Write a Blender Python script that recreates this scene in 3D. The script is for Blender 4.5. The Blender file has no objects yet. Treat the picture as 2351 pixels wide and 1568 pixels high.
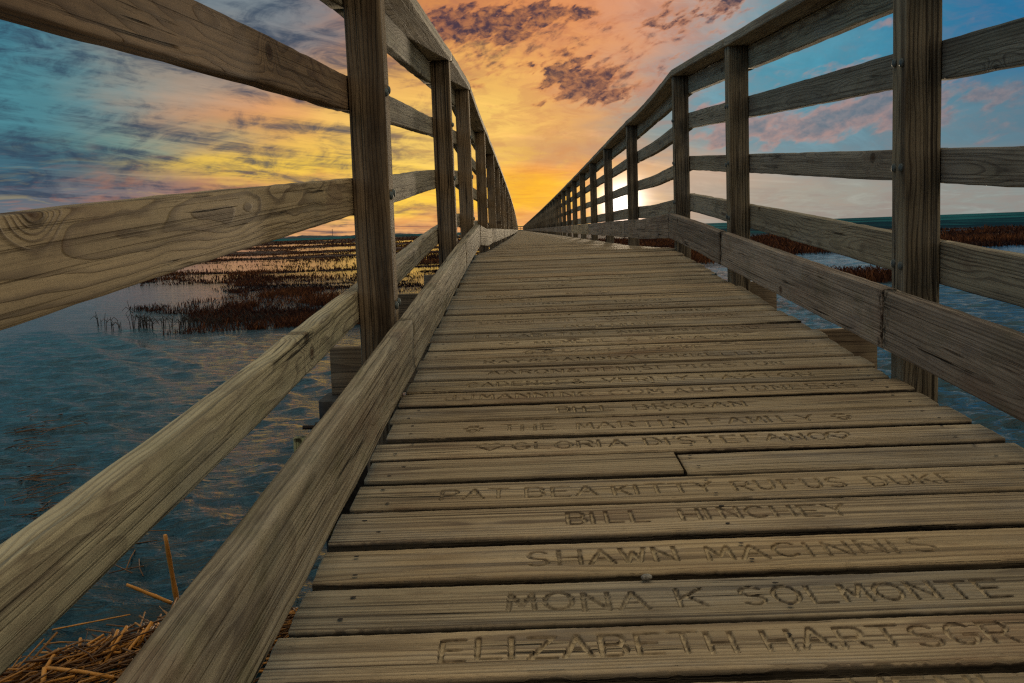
import bpy, math, random
import numpy as np
from mathutils import Vector, Matrix
R = math.radians
random.seed(7)
RNG = np.random.default_rng(11)
scene = bpy.context.scene
COL = scene.collection
EYE = 1.25                                   # eye above the water

# ------------------------------------------------------------------ camera (35 mm lens, low above the ramp)
F_PX, YAW, PITCH, ROLL = 2321.9, -0.0161, -0.1094, 0.0365
c, s = math.cos(YAW), math.sin(YAW); cp, sp = math.cos(PITCH), math.sin(PITCH); cr, sr = math.cos(ROLL), math.sin(ROLL)
Rx = Vector((c, -s, 0)); Ry = Vector((s*cp, c*cp, sp)); Rz = Vector((-s*sp, -c*sp, cp))
CX = cr*Rx - sr*Rz; CY = sr*Rx + cr*Rz; CF = Ry
cam = bpy.data.cameras.new('camera'); camo = bpy.data.objects.new('camera', cam); COL.objects.link(camo)
cam.sensor_width = 36; cam.lens = 36*F_PX/2351; cam.clip_start = 0.05; cam.clip_end = 40000
M = Matrix((CX, CY, -CF)).transposed().to_4x4(); M.translation = Vector((0, 0, EYE)); camo.matrix_world = M
scene.camera = camo

def x_at(px, y, z):
    """world X of the point at path distance y and height z which the photo shows in column px (used to measure the photo)"""
    u = (px-1175.5)/F_PX
    P0 = Vector((0, y, z-EYE)); d = Vector((1, 0, 0))
    return (u*CF.dot(P0)-CX.dot(P0))/(CX.dot(d)-u*CF.dot(d))

# ------------------------------------------------------------------ noise
def _h(i, sd):
    i = np.asarray(i, dtype=np.int64)
    v = (i*374761393+sd*668265263) & 0x7fffffff
    v = ((v ^ (v >> 13))*1274126177) & 0x7fffffff
    v = v ^ (v >> 16)
    return (v & 0xffff)/65535.0
def n1(x, sd):
    x = np.asarray(x, float); i = np.floor(x).astype(np.int64); f = x-i; f = f*f*(3-2*f)
    return (_h(i, sd)*(1-f)+_h(i+1, sd)*f)*2-1
def n2(x, y, sd):
    x = np.asarray(x, float); y = np.asarray(y, float)
    i = np.floor(x).astype(np.int64); j = np.floor(y).astype(np.int64); f = x-i; g = y-j
    f = f*f*(3-2*f); g = g*g*(3-2*g)
    def H(a, b): return _h(a*7919+b*104729, sd)
    return ((H(i, j)*(1-f)+H(i+1, j)*f)*(1-g)+(H(i, j+1)*(1-f)+H(i+1, j+1)*f)*g)*2-1
def fbm2(x, y, sd, o=4):
    t = 0; a = 1; k = 0
    for q in range(o):
        t = t+a*n2(x*2**q, y*2**q, sd+q*17); k += a; a *= .5
    return t/k
def sstep(a, b, x):
    t = np.clip((x-a)/(b-a), 0, 1); return t*t*(3-2*t)

# ------------------------------------------------------------------ mesh + object helpers
def mesh_from(name, V, Fq, smooth=True, extra=(), mat=None, ngons=()):
    """V (n,3) array, Fq (m,k) array of faces of one size, ngons = extra faces of any size (flat)"""
    me = bpy.data.meshes.new(name)
    V = np.asarray(V, np.float32).reshape(-1, 3); Fq = np.asarray(Fq, np.int32)
    loops = [Fq.ravel()]; starts = [np.arange(len(Fq))*Fq.shape[1]]; n = Fq.size
    tot = len(Fq); sm = [np.full(len(Fq), bool(smooth))]
    for g in ngons:
        loops.append(np.asarray(g, np.int32)); starts.append(np.array([n])); n += len(g); tot += 1; sm.append(np.array([False]))
    me.vertices.add(len(V)); me.vertices.foreach_set('co', V.ravel())
    me.loops.add(n); me.loops.foreach_set('vertex_index', np.concatenate(loops).astype(np.int32))
    me.polygons.add(tot); me.polygons.foreach_set('loop_start', np.concatenate(starts).astype(np.int32))
    me.update(calc_edges=True)
    me.polygons.foreach_set('use_smooth', np.concatenate(sm))
    if mat: me.materials.append(mat)
    me.validate()
    return me
def obj(name, me, parent=None, mw=None, tint=None):
    o = bpy.data.objects.new(name, me); COL.objects.link(o)
    if parent is not None: o.parent = parent
    if mw is not None: o.matrix_world = mw
    if tint is not None: o.color = (tint[0], tint[1], tint[2], 1)
    return o
def empty(name, loc=(0, 0, 0)):
    o = bpy.data.objects.new(name, None); o.location = loc; COL.objects.link(o); o.empty_display_size = .2; return o
def tag(o, label=None, cat=None, group=None, kind=None):
    if label: o['label'] = label
    if cat: o['category'] = cat
    if group: o['group'] = group
    if kind: o['kind'] = kind
    return o

def section(w, t, r=.004, ntop=0):
    """closed rounded rectangle, y in +-w/2, z in +-t/2, counter-clockwise seen from +x; ntop extra points across the +z face. Returns pts, mask of +z face"""
    a, b = w/2, t/2; P = []; top = []
    def cor(cy, cz, a0):
        return [(cy+r*math.cos(R(a0+q)), cz+r*math.sin(R(a0+q))) for q in (0, 45, 90)]
    h = min(2.2*r, w*.3)
    hz = min(2.2*r, t*.3)
    P += [(a, -b+hz), (a, b-hz)] if t > 5*r else []
    top += [0]*len(P)
    q = cor(a-r, b-r, 0); P += q; top += [0, 0, 1]
    if ntop:
        ys = np.linspace(a-r, -a+r, ntop+2)[1:-1]; P += [(y, b) for y in ys]; top += [1]*ntop
    else:
        P += [(a-h, b), (-a+h, b)]; top += [1, 1]
    q = cor(-a+r, b-r, 90); P += q; top += [1, 0, 0]
    if t > 5*r: P += [(-a, b-hz), (-a, -b+hz)]; top += [0, 0]
    q = cor(-a+r, -b+r, 180); P += q; top += [0]*3
    P += [(-a+h, -b), (a-h, -b)]; top += [0, 0]
    q = cor(a-r, -b+r, 270); P += q; top += [0]*3
    return np.array(P), np.array(top, bool)
def beam_mesh(name, L, w, t, mat, seed=0, r=.004, nx=None, wob=.0012, rough=.0008, carve=None, ntop=0, dx=None, bow=None, endcut=.0, warp=0):
    """timber along local x from 0 to L, width along y, thickness along z, slightly crooked and worn"""
    P, top = section(w, t, r, ntop)
    nx = nx or max(6, int(L/.06))
    X = np.linspace(0, L, nx); ns = len(P)
    V = np.zeros((nx, ns, 3))
    V[:, :, 0] = X[:, None]
    V[:, :, 1] = P[None, :, 0]; V[:, :, 2] = P[None, :, 1]
    V[:, :, 1] += (wob*n1(X*1.7, seed+1)+wob*.4*n1(X*6, seed+2))[:, None]
    V[:, :, 2] += (wob*n1(X*1.9, seed+3)+wob*.3*n1(X*7, seed+4))[:, None]
    side = (np.abs(P[:, 0]) > w/2-r*1.5)
    for sg in (1, -1):
        m = (P[:, 0]*sg > w/2-r*2.2)
        e = rough*(n1(X*25, seed+11*sg+5)+.7*n1(X*70, seed+12*sg+7)+.6*n1(X*160, seed+13*sg))
        ch = np.clip(n1(X*9, seed+14*sg+3)-.72, 0, 1)*10*rough
        V[:, m, 1] -= sg*(np.abs(e)+ch)[:, None]
    if warp: V[:, :, 2] += warp*(P[None, :, 0]/(w/2))**2
    if bow is not None: V[:, :, bow[0]] += (bow[1]*4*(X/L)*(1-X/L))[:, None]
    if endcut:
        V[0, :, 0] += endcut*n1(P[:, 0]*40, seed+31); V[-1, :, 0] += endcut*n1(P[:, 0]*40, seed+32)
    cv = None
    if carve is not None:
        dep = carve(V[:, top, 0], V[:, top, 1])
        V[:, top, 2] -= dep
        cv = np.zeros((nx, ns)); cv[:, top] = dep
    i = np.arange(nx-1)[:, None]; j = np.arange(ns)[None, :]; j2 = (j+1) % ns
    Fq = np.stack([i*ns+j, (i+1)*ns+j, (i+1)*ns+j2, i*ns+j2], -1).reshape(-1, 4)
    Fq = Fq[:, ::-1]
    caps = [list(range(ns)), [(nx-1)*ns+k for k in range(ns)][::-1]]
    caps = [cpp[::-1] for cpp in caps]
    me = mesh_from(name, V, Fq, True, mat=mat, ngons=caps)
    if mat is W_TOE or mat is W_RAIL:
        a = me.attributes.new('end_distance', 'FLOAT', 'POINT'); a.data.foreach_set('value', np.repeat(np.minimum(X, L-X), ns).astype(np.float32))
    if cv is not None:
        a = me.attributes.new('carved', 'FLOAT', 'POINT'); a.data.foreach_set('value', (cv.ravel()/.0058).astype(np.float32))
    return me
def frame(A, B, up):
    """matrix with local x from A to B and local y along up"""
    A = Vector(A); B = Vector(B); x = (B-A).normalized(); up = Vector(up)
    z = x.cross(up).normalized(); y = z.cross(x)
    m = Matrix((x, y, z)).transposed().to_4x4(); m.translation = A
    return m, (B-A).length
def join_raw(parts):
    Vs, Fs, n = [], [], 0
    for V, Fq in parts:
        Vs.append(np.asarray(V).reshape(-1, 3)); Fs.append(np.asarray(Fq)+n); n += len(Vs[-1])
    return np.concatenate(Vs), np.concatenate(Fs)
def raw_box(A, B, w, t, up):
    m, L = frame(A, B, up)
    v = [(x, y*w/2, z*t/2) for x in (0, L) for y, z in ((-1, -1), (1, -1), (1, 1), (-1, 1))]
    V = np.array([m @ Vector(p) for p in v])
    Fq = np.array([(0, 1, 2, 3), (7, 6, 5, 4), (0, 4, 5, 1), (1, 5, 6, 2), (2, 6, 7, 3), (3, 7, 4, 0)])
    return V, Fq[:, ::-1]
def raw_tube(pts, rad, k=6):
    pts = [Vector(p) for p in pts]; V = []; n = len(pts)
    for i, p in enumerate(pts):
        d = (pts[min(i+1, n-1)]-pts[max(i-1, 0)]).normalized()
        a = d.cross(Vector((.3, .2, .93))).normalized(); b = d.cross(a)
        rr = rad[i] if hasattr(rad, '__len__') else rad
        V += [p+(a*math.cos(q*2*math.pi/k)+b*math.sin(q*2*math.pi/k))*rr for q in range(k)]
    Fq = [(i*k+q, i*k+(q+1) % k, (i+1)*k+(q+1) % k, (i+1)*k+q) for i in range(n-1) for q in range(k)]
    if k == 6:
        for b0, rv in ((0, 1), ((n-1)*k, 0)):
            for f in ((0, 1, 2, 3), (0, 3, 4, 5)):
                f = [b0+q for q in f]; Fq.append(tuple(f[::-1]) if rv else tuple(f))
    return np.array(V), np.array(Fq)

# ------------------------------------------------------------------ node helper
class G:
    def __init__(self, nt): self.nt = nt; self.L = nt.links
    def put(self, sock, v):
        if isinstance(v, bpy.types.NodeSocket): self.L.new(v, sock)
        elif isinstance(v, bpy.types.Node): self.L.new(v.outputs[0], sock)
        else:
            if hasattr(sock.default_value, '__len__') and not hasattr(v, '__len__'): v = (v,)*len(sock.default_value)
            if hasattr(sock.default_value, '__len__') and len(sock.default_value) == 4 and len(v) == 3: v = (*v, 1)
            sock.default_value = v
    def new(self, t, **k):
        n = self.nt.nodes.new(t)
        for a, b in k.items(): setattr(n, a, b)
        return n
    def m(self, op, a, b=None, cc=None, clamp=False):
        n = self.new('ShaderNodeMath', operation=op, use_clamp=clamp)
        self.put(n.inputs[0], a)
        if b is not None: self.put(n.inputs[1], b)
        if cc is not None: self.put(n.inputs[2], cc)
        return n.outputs[0]
    def v(self, op, a, b=None, cc=None):
        n = self.new('ShaderNodeVectorMath', operation=op)
        self.put(n.inputs[0], a)
        if b is not None:
            if op == 'SCALE': self.put(n.inputs['Scale'], b)
            else: self.put(n.inputs[1], b)
        if cc is not None: self.put(n.inputs[2], cc)
        return n.outputs['Value'] if op in ('LENGTH', 'DOT_PRODUCT', 'DISTANCE') else n.outputs[0]
    def xyz(self, x, y, z):
        n = self.new('ShaderNodeCombineXYZ'); self.put(n.inputs[0], x); self.put(n.inputs[1], y); self.put(n.inputs[2], z); return n.outputs[0]
    def sep(self, v):
        n = self.new('ShaderNodeSeparateXYZ'); self.put(n.inputs[0], v); return n.outputs
    def noise(self, vec, scale=1, detail=4, rough=.55, dist=0, dim='3D', w=None):
        n = self.new('ShaderNodeTexNoise', noise_dimensions=dim)
        self.put(n.inputs['Vector'], vec); n.inputs['Scale'].default_value = scale; n.inputs['Detail'].default_value = detail
        n.inputs['Roughness'].default_value = rough; n.inputs['Distortion'].default_value = dist
        return n.outputs[0]
    def ss(self, x, a, b):
        n = self.new('ShaderNodeMapRange', interpolation_type='SMOOTHSTEP')
        self.put(n.inputs[0], x); self.put(n.inputs[1], a); self.put(n.inputs[2], b); return n.outputs[0]
    def mr(self, x, a, b, p, q):
        n = self.new('ShaderNodeMapRange'); self.put(n.inputs[0], x)
        for k, z in zip((1, 2, 3, 4), (a, b, p, q)): self.put(n.inputs[k], z)
        return n.outputs[0]
    def mix(self, f, a, b, mode='MIX'):
        n = self.new('ShaderNodeMix', data_type='RGBA', blend_type=mode)
        self.put(n.inputs[0], f); self.put(n.inputs[6], a); self.put(n.inputs[7], b); return n.outputs[2]
def new_mat(name):
    m = bpy.data.materials.new(name); m.use_nodes = True
    nt = m.node_tree; nt.nodes.clear(); g = G(nt)
    out = g.new('ShaderNodeOutputMaterial'); b = g.new('ShaderNodeBsdfPrincipled'); g.L.new(b.outputs[0], out.inputs[0])
    return m, g, b

# ------------------------------------------------------------------ wood
def wood(name, light, dark, ring=.009, ringmix=.75, fibre=.5, algae=.25, stain=.6, bump=.5, knots=1., crack=.5, scale=1.0, wavy=1., kthr=.35, sharp=.35, carved=False, lineamt=.5, endrot=.0):
    m, g, b = new_mat(name)
    tc = g.new('ShaderNodeTexCoord'); oi = g.new('ShaderNodeObjectInfo'); rnd = oi.outputs['Random']
    P = tc.outputs['Object']
    off = g.xyz(g.m('MULTIPLY', rnd, 63.), g.m('MULTIPLY', rnd, 17.), g.m('MULTIPLY', rnd, 29.))
    p = g.v('ADD', P, off)
    x, y, z = g.sep(P)[0:3]
    xo = g.sep(p)[0]
    # warp of the growth rings along the length
    wv = g.noise(g.v('MULTIPLY', p, (1.3, 5, 5)), 1, 3, .5)
    wv2 = g.noise(g.v('MULTIPLY', g.v('ADD', p, (9, 4, 2)), (5., 14, 14)), 1, 2, .5)
    warp = g.m('ADD', g.m('MULTIPLY', g.m('SUBTRACT', wv, .5), .085*wavy), g.m('MULTIPLY', g.m('SUBTRACT', wv2, .5), .012*wavy))
    r2 = g.m('FRACT', g.m('MULTIPLY', rnd, 7.31)); r3 = g.m('FRACT', g.m('MULTIPLY', rnd, 13.7))
    py = g.m('MULTIPLY', g.m('SUBTRACT', r2, .5), .10); pz = g.m('MULTIPLY_ADD', r3, -.07, -.015)
    yy = g.m('SUBTRACT', y, py); zz = g.m('ADD', g.m('SUBTRACT', z, pz), warp)
    rad = g.m('SQRT', g.m('ADD', g.m('MULTIPLY', yy, yy), g.m('MULTIPLY', zz, zz)))
    # knots
    kv = g.xyz(g.m('MULTIPLY', xo, 1.9), g.m('MULTIPLY_ADD', y, 5., g.m('MULTIPLY', rnd, 41.)), 0)
    vo = g.new('ShaderNodeTexVoronoi', voronoi_dimensions='2D'); g.put(vo.inputs['Vector'], kv); vo.inputs['Scale'].default_value = 1
    dl = g.v('MULTIPLY', g.v('SUBTRACT', kv, vo.outputs['Position']), (1/1.9*.62, 1/5., 0))
    kd = g.v('LENGTH', dl)
    kd = g.m('ADD', kd, g.m('MULTIPLY', g.m('SUBTRACT', wv2, .5), .006))
    kg = g.sep(vo.outputs['Color'])[0]; kd = g.m('ADD', kd, g.m('MULTIPLY', g.m('LESS_THAN', kg, kthr), 1.))
    q = g.m('DIVIDE', kd, .026); bulge = g.m('POWER', 2.718, g.m('MULTIPLY', g.m('MULTIPLY', q, q), -1.))
    rad = g.m('MULTIPLY_ADD', bulge, .035*knots, rad)
    fine = g.noise(g.v('MULTIPLY', p, (3., 160*scale, 160*scale)), 1, 4, .6)
    rr = g.m('MULTIPLY_ADD', g.m('SUBTRACT', fine, .5), .10, g.m('DIVIDE', rad, ring))
    fr = g.m('FRACT', rr)
    late = g.m('MULTIPLY', g.ss(fr, sharp, .86), g.m('SUBTRACT', 1., g.ss(fr, .90, 1.0)))
    # width of rings varies with a slow noise
    amt = g.mr(g.noise(g.v('MULTIPLY', p, (1.1, 9, 9)), 1, 2, .5), .3, .7, .45, 1.)
    late = g.m('MULTIPLY', late, amt)
    core = g.m('SUBTRACT', 1., g.ss(kd, .006, .0125)); kring = g.m('MULTIPLY', g.ss(kd, .008, .012), g.m('SUBTRACT', 1., g.ss(kd, .012, .017)))
    if knots == 0: core = g.m('MULTIPLY', core, 0.); kring = g.m('MULTIPLY', kring, 0.)
    streak = g.noise(g.v('MULTIPLY', g.v('ADD', p, (3, 7, 1)), (1.4, 26, 26)), 1, 5, .6)
    blot = g.noise(g.v('MULTIPLY', g.v('ADD', p, (1, 2, 8)), (3.5, 9, 9)), 1, 5, .65)
    colr = g.mix(g.m('MULTIPLY', late, ringmix, clamp=True), light, dark)
    colr = g.mix(g.m('MULTIPLY', g.ss(streak, .42, .72), .45*stain), colr, [q_*.42 for q_ in dark])
    colr = g.mix(g.m('MULTIPLY', g.ss(streak, .55, .30), .25), colr, [min(1, q_*1.28) for q_ in light])
    colr = g.mix(g.m('MULTIPLY', g.m('SUBTRACT', fine, .5, clamp=True), fibre*2.2), colr, [q_*.35 for q_ in dark])
    colr = g.mix(g.m('MULTIPLY', g.ss(blot, .52, .74), stain*.55), colr, (dark[0]*.45, dark[1]*.43, dark[2]*.55))
    lines = g.noise(g.v('MULTIPLY', g.v('ADD', p, (6, 2, 9)), (.75, 105*scale, 105*scale)), 1, 3, .6)
    colr = g.mix(g.m('MULTIPLY', g.ss(lines, .54, .70), lineamt), colr, [q_*.5 for q_ in dark])
    colr = g.mix(g.m('MULTIPLY', g.ss(lines, .46, .32), lineamt*.35), colr, [min(1, q_*1.22) for q_ in light])
    en = g.new('ShaderNodeAttribute'); en.attribute_name = 'end_distance'
    rot = g.m('MULTIPLY', g.m('SUBTRACT', 1., g.ss(en.outputs['Fac'], .0, .055)), g.ss(g.noise(g.v('MULTIPLY', p, (38, 38, 38)), 1, 4, .65), .47, .60))
    colr = g.mix(g.m('MULTIPLY', rot, endrot), colr, (.012, .010, .008))
    pat = g.noise(g.v('MULTIPLY', g.v('ADD', p, (12, 3, 6)), (2.2, 7, 7)), 1, 6, .66)
    colr = g.mix(g.m('MULTIPLY', g.ss(pat, .50, .66), .38), colr, g.mix(.5, colr, [sum(light)/3*1.12]*3))
    colr = g.mix(g.m('MULTIPLY', g.ss(pat, .47, .34), .42), colr, (dark[0]*1.25, dark[1]*1.0, dark[2]*.85))
    spk = g.noise(g.v('MULTIPLY', p, (60, 520, 520)), 1, 3, .7)
    colr = g.mix(g.m('MULTIPLY', g.ss(spk, .56, .72), .55*fibre), colr, [q_*.45 for q_ in dark])
    al = g.noise(g.v('MULTIPLY', g.v('ADD', p, (5, 5, 5)), (6, 11, 11)), 1, 5, .62)
    colr = g.mix(g.m('MULTIPLY', g.ss(al, .50, .72), algae), colr, (.115, .125, .050))
    colr = g.mix(g.m('MULTIPLY', core, .85), colr, (.075, .036, .016)); colr = g.mix(g.m('MULTIPLY', kring, .7), colr, (.03, .018, .012))
    # checks (drying cracks) along the grain
    ckn = g.noise(g.v('MULTIPLY', g.v('ADD', p, (2, 3, 4)), (2.2, 95, 95)), 1, 2, .5)
    gate = g.ss(g.noise(g.v('MULTIPLY', g.v('ADD', p, (8, 1, 4)), (2.5, 12, 12)), 1, 2, .5), .50, .62)
    ck = g.m('MULTIPLY', g.m('MULTIPLY', g.ss(ckn, .625, .69), gate), crack)
    colr = g.mix(ck, colr, (.010, .008, .007))
    colr = g.mix(1., colr, oi.outputs['Color'], 'MULTIPLY')
    if carved:
        gap_shade = g.m('MULTIPLY', g.ss(z, .0165, .0105), g.mr(g.noise(g.v('MULTIPLY', p, (9, 40, 40)), 1, 3, .6), .3, .7, .72, .95))  # noise-broken darkening of the plank sides paints shade into the deck gaps
        colr = g.mix(gap_shade, colr, (.022, .017, .011))
    if carved:      # routed letters: dirt along the edges of the groove, fresh pale wood on its floor
        at = g.new('ShaderNodeAttribute'); at.attribute_name = 'carved'; cvd = at.outputs['Fac']
        edge = g.m('MULTIPLY', g.ss(cvd, .05, .3), g.m('SUBTRACT', 1., g.ss(cvd, .45, .9)))
        dirt = g.ss(g.noise(g.v('MULTIPLY', p, (70, 70, 70)), 1, 3, .6), .35, .62)
        colr = g.mix(g.m('MULTIPLY', g.ss(cvd, .5, .9), .8), colr, g.mix(dirt, (.60, .49, .32), (.42, .33, .20)))
        colr = g.mix(g.m('MULTIPLY', edge, g.m('MULTIPLY_ADD', dirt, .45, .18)), colr, (.040, .030, .018))
    hv = g.new('ShaderNodeHueSaturation'); hv.inputs['Saturation'].default_value = 1
    g.put(hv.inputs['Value'], g.mr(r2, 0, 1, .88, 1.10)); g.put(hv.inputs['Saturation'], g.mr(r3, 0, 1, .84, 1.0)); g.put(hv.inputs['Color'], colr)
    g.put(b.inputs['Base Color'], hv.outputs[0])
    b.inputs['Roughness'].default_value = .82; b.inputs['Specular IOR Level'].default_value = .22
    hgt = g.m('ADD', g.m('MULTIPLY', late, .5), g.m('MULTIPLY', fine, .6)); hgt = g.m('SUBTRACT', hgt, g.m('MULTIPLY', g.ss(lines, .50, .70), 1.0))
    hgt = g.m('SUBTRACT', hgt, g.m('MULTIPLY', ck, 3.)); hgt = g.m('SUBTRACT', hgt, g.m('MULTIPLY', core, .4))
    bp = g.new('ShaderNodeBump'); bp.inputs['Strength'].default_value = bump; bp.inputs['Distance'].default_value = .0022
    g.put(bp.inputs['Height'], hgt); g.L.new(bp.outputs[0], b.inputs['Normal'])
    return m
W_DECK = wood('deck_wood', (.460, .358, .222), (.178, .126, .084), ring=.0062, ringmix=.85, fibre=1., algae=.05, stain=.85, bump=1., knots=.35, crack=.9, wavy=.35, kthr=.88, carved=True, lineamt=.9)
W_POST = wood('post_wood', (.430, .320, .200), (.080, .050, .034), ring=.0105, ringmix=.9, fibre=.9, algae=.12, stain=1.2, bump=1., knots=.8, crack=1., wavy=.9, kthr=.72, sharp=.5, lineamt=.95)
W_RAIL = wood('rail_wood', (.430, .365, .260), (.135, .102, .082), ring=.0068, ringmix=.85, fibre=.7, algae=.18, stain=.8, bump=.8, knots=1., crack=.8, kthr=.45, sharp=.45, lineamt=.55)
W_TOE = wood('toe_board_wood', (.410, .355, .275), (.180, .145, .120), ring=.0085, ringmix=.6, fibre=.9, algae=.32, stain=1.15, bump=1., knots=.7, crack=1., wavy=.8, kthr=.7, lineamt=.8, endrot=.95)
W_BEAM = wood('beam_wood', (.285, .210, .130), (.105, .070, .045), ring=.008, ringmix=.75, fibre=.5, algae=.2, stain=.7, bump=.6, knots=.3, crack=.7, wavy=.6, kthr=.85)

def flat_mat(name, colr, rough=.6, metal=0, noise=.25, nscale=40):
    m, g, b = new_mat(name)
    tc = g.new('ShaderNodeTexCoord')
    n = g.noise(tc.outputs['Object'], nscale, 4, .6)
    g.put(b.inputs['Base Color'], g.mix(g.ss(n, .35, .7), [q*(1-noise) for q in colr], [q*(1+noise) for q in colr]))
    b.inputs['Roughness'].default_value = rough; b.inputs['Metallic'].default_value = metal
    return m
M_BOLT = flat_mat('galvanised_bolt', (.13, .16, .17), .68, .5, .5, 300)
M_PILE = flat_mat('tarred_pile', (.020, .019, .020), .75, 0, .6, 30)

# ------------------------------------------------------------------ the line of the boardwalk
CREST = 6.45
def zdeck(y):
    """height of the deck surface above the water: a ramp up to the crest, a short fall, then level"""
    y = np.asarray(y, float)
    zr = -.579+.0667*y
    zc = -.579+.0667*CREST
    t = np.clip((y-CREST)/(9.1-CREST), 0, 1)
    zf = zc+(-.172-zc)*t
    return EYE+np.where(y < CREST, zr, zf)
def xpath(y):
    y = np.asarray(y, float); t = np.clip(y-12, 0, None)
    return -.0056*(t-20*(1-np.exp(-t/20)))
END = 250.
XL, XR, PW = -.3286, .9338, .089          # inner faces of the posts
DL, DR = -.318, .933                      # deck ends
def P3(X, y, h): return Vector((X+float(xpath(y)), y, float(zdeck(y))+h))

# ------------------------------------------------------------------ lettering routed into the planks
def arc(cx, cy, rx, ry, a0, a1, n=9):
    return [(cx+rx*math.cos(R(a0+(a1-a0)*i/n)), cy+ry*math.sin(R(a0+(a1-a0)*i/n))) for i in range(n+1)]
GL = {
 'A': [[(0, 0), (.5, 1), (1, 0)], [(.2, .36), (.8, .36)]],
 'B': [[(.05, 0), (.05, 1)], [(.05, 1), (.6, 1)]+arc(.6, .765, .3, .235, 90, -90)+[(.05, .53)], [(.6, .53)]+arc(.63, .265, .33, .265, 90, -90)+[(.05, 0)]],
 'C': [arc(.52, .5, .5, .5, 48, 312, 16)],
 'D': [[(.05, 0), (.05, 1), (.45, 1)]+arc(.45, .5, .5, .5, 90, -90, 12)+[(.05, 0)]],
 'E': [[(.9, 1), (.08, 1), (.08, 0), (.92, 0)], [(.08, .52), (.75, .52)]],
 'F': [[(.9, 1), (.08, 1), (.08, 0)], [(.08, .52), (.75, .52)]],
 'G': [arc(.52, .5, .5, .5, 48, 340, 16)+[(1.0, .45), (.62, .45)]],
 'H': [[(.05, 0), (.05, 1)], [(.95, 0), (.95, 1)], [(.05, .5), (.95, .5)]],
 'I': [[(.5, 0), (.5, 1)]],
 'J': [[(.75, 1), (.75, .3)]+arc(.42, .3, .33, .3, 0, -170, 9)],
 'K': [[(.08, 0), (.08, 1)], [(.9, 1), (.08, .42)], [(.34, .6), (.95, 0)]],
 'L': [[(.1, 1), (.1, 0), (.9, 0)]],
 'M': [[(.02, 0), (.1, 1), (.5, .25), (.9, 1), (.98, 0)]],
 'N': [[(.06, 0), (.06, 1), (.94, 0), (.94, 1)]],
 'O': [arc(.5, .5, .5, .5, 90, 450, 22)],
 'P': [[(.08, 0), (.08, 1), (.6, 1)]+arc(.6, .74, .34, .26, 90, -90)+[(.08, .48)]],
 'R': [[(.08, 0), (.08, 1), (.6, 1)]+arc(.6, .74, .34, .26, 90, -90)+[(.08, .48)], [(.5, .48), (.95, 0)]],
 'S': [arc(.5, .74, .40, .26, 35, 270, 10)+arc(.5, .24, .42, .24, 90, -145, 10)],
 'T': [[(0, 1), (1, 1)], [(.5, 1), (.5, 0)]],
 'U': [[(.06, 1), (.06, .38)]+arc(.5, .38, .44, .38, 180, 360, 10)+[(.94, 1)]],
 'V': [[(0, 1), (.5, 0), (1, 1)]],
 'W': [[(0, 1), (.25, 0), (.5, .8), (.75, 0), (1, 1)]],
 'X': [[(0, 1), (1, 0)], [(0, 0), (1, 1)]],
 'Y': [[(0, 1), (.5, .48), (1, 1)], [(.5, .48), (.5, 0)]],
 'Z': [[(.05, 1), (.95, 1), (.03, 0), (.98, 0)]],
 '&': [[(.95, .0), (.25, .72)]+arc(.42, .8, .2, .2, 190, -30, 8)+[(.2, .4)]+arc(.4, .24, .32, .24, 150, 330, 8)+[(.9, .45)]],
 '.': [[(.4, .0), (.5, .02)]],
 '<': [[(.5, 0), (.08, .5)]+arc(.28, .72, .24, .26, 190, 20, 8)+arc(.72, .72, .24, .26, 160, -10, 8)+[(.92, .5), (.5, 0)]],       # a heart
 '*': [arc(.5, .25, .25, .22, 0, 360, 10), arc(.12, .62, .06, .1, 0, 360, 6), arc(.36, .88, .06, .1, 0, 360, 6), arc(.64, .88, .06, .1, 0, 360, 6), arc(.88, .62, .06, .1, 0, 360, 6)],   # a paw print
}
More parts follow.
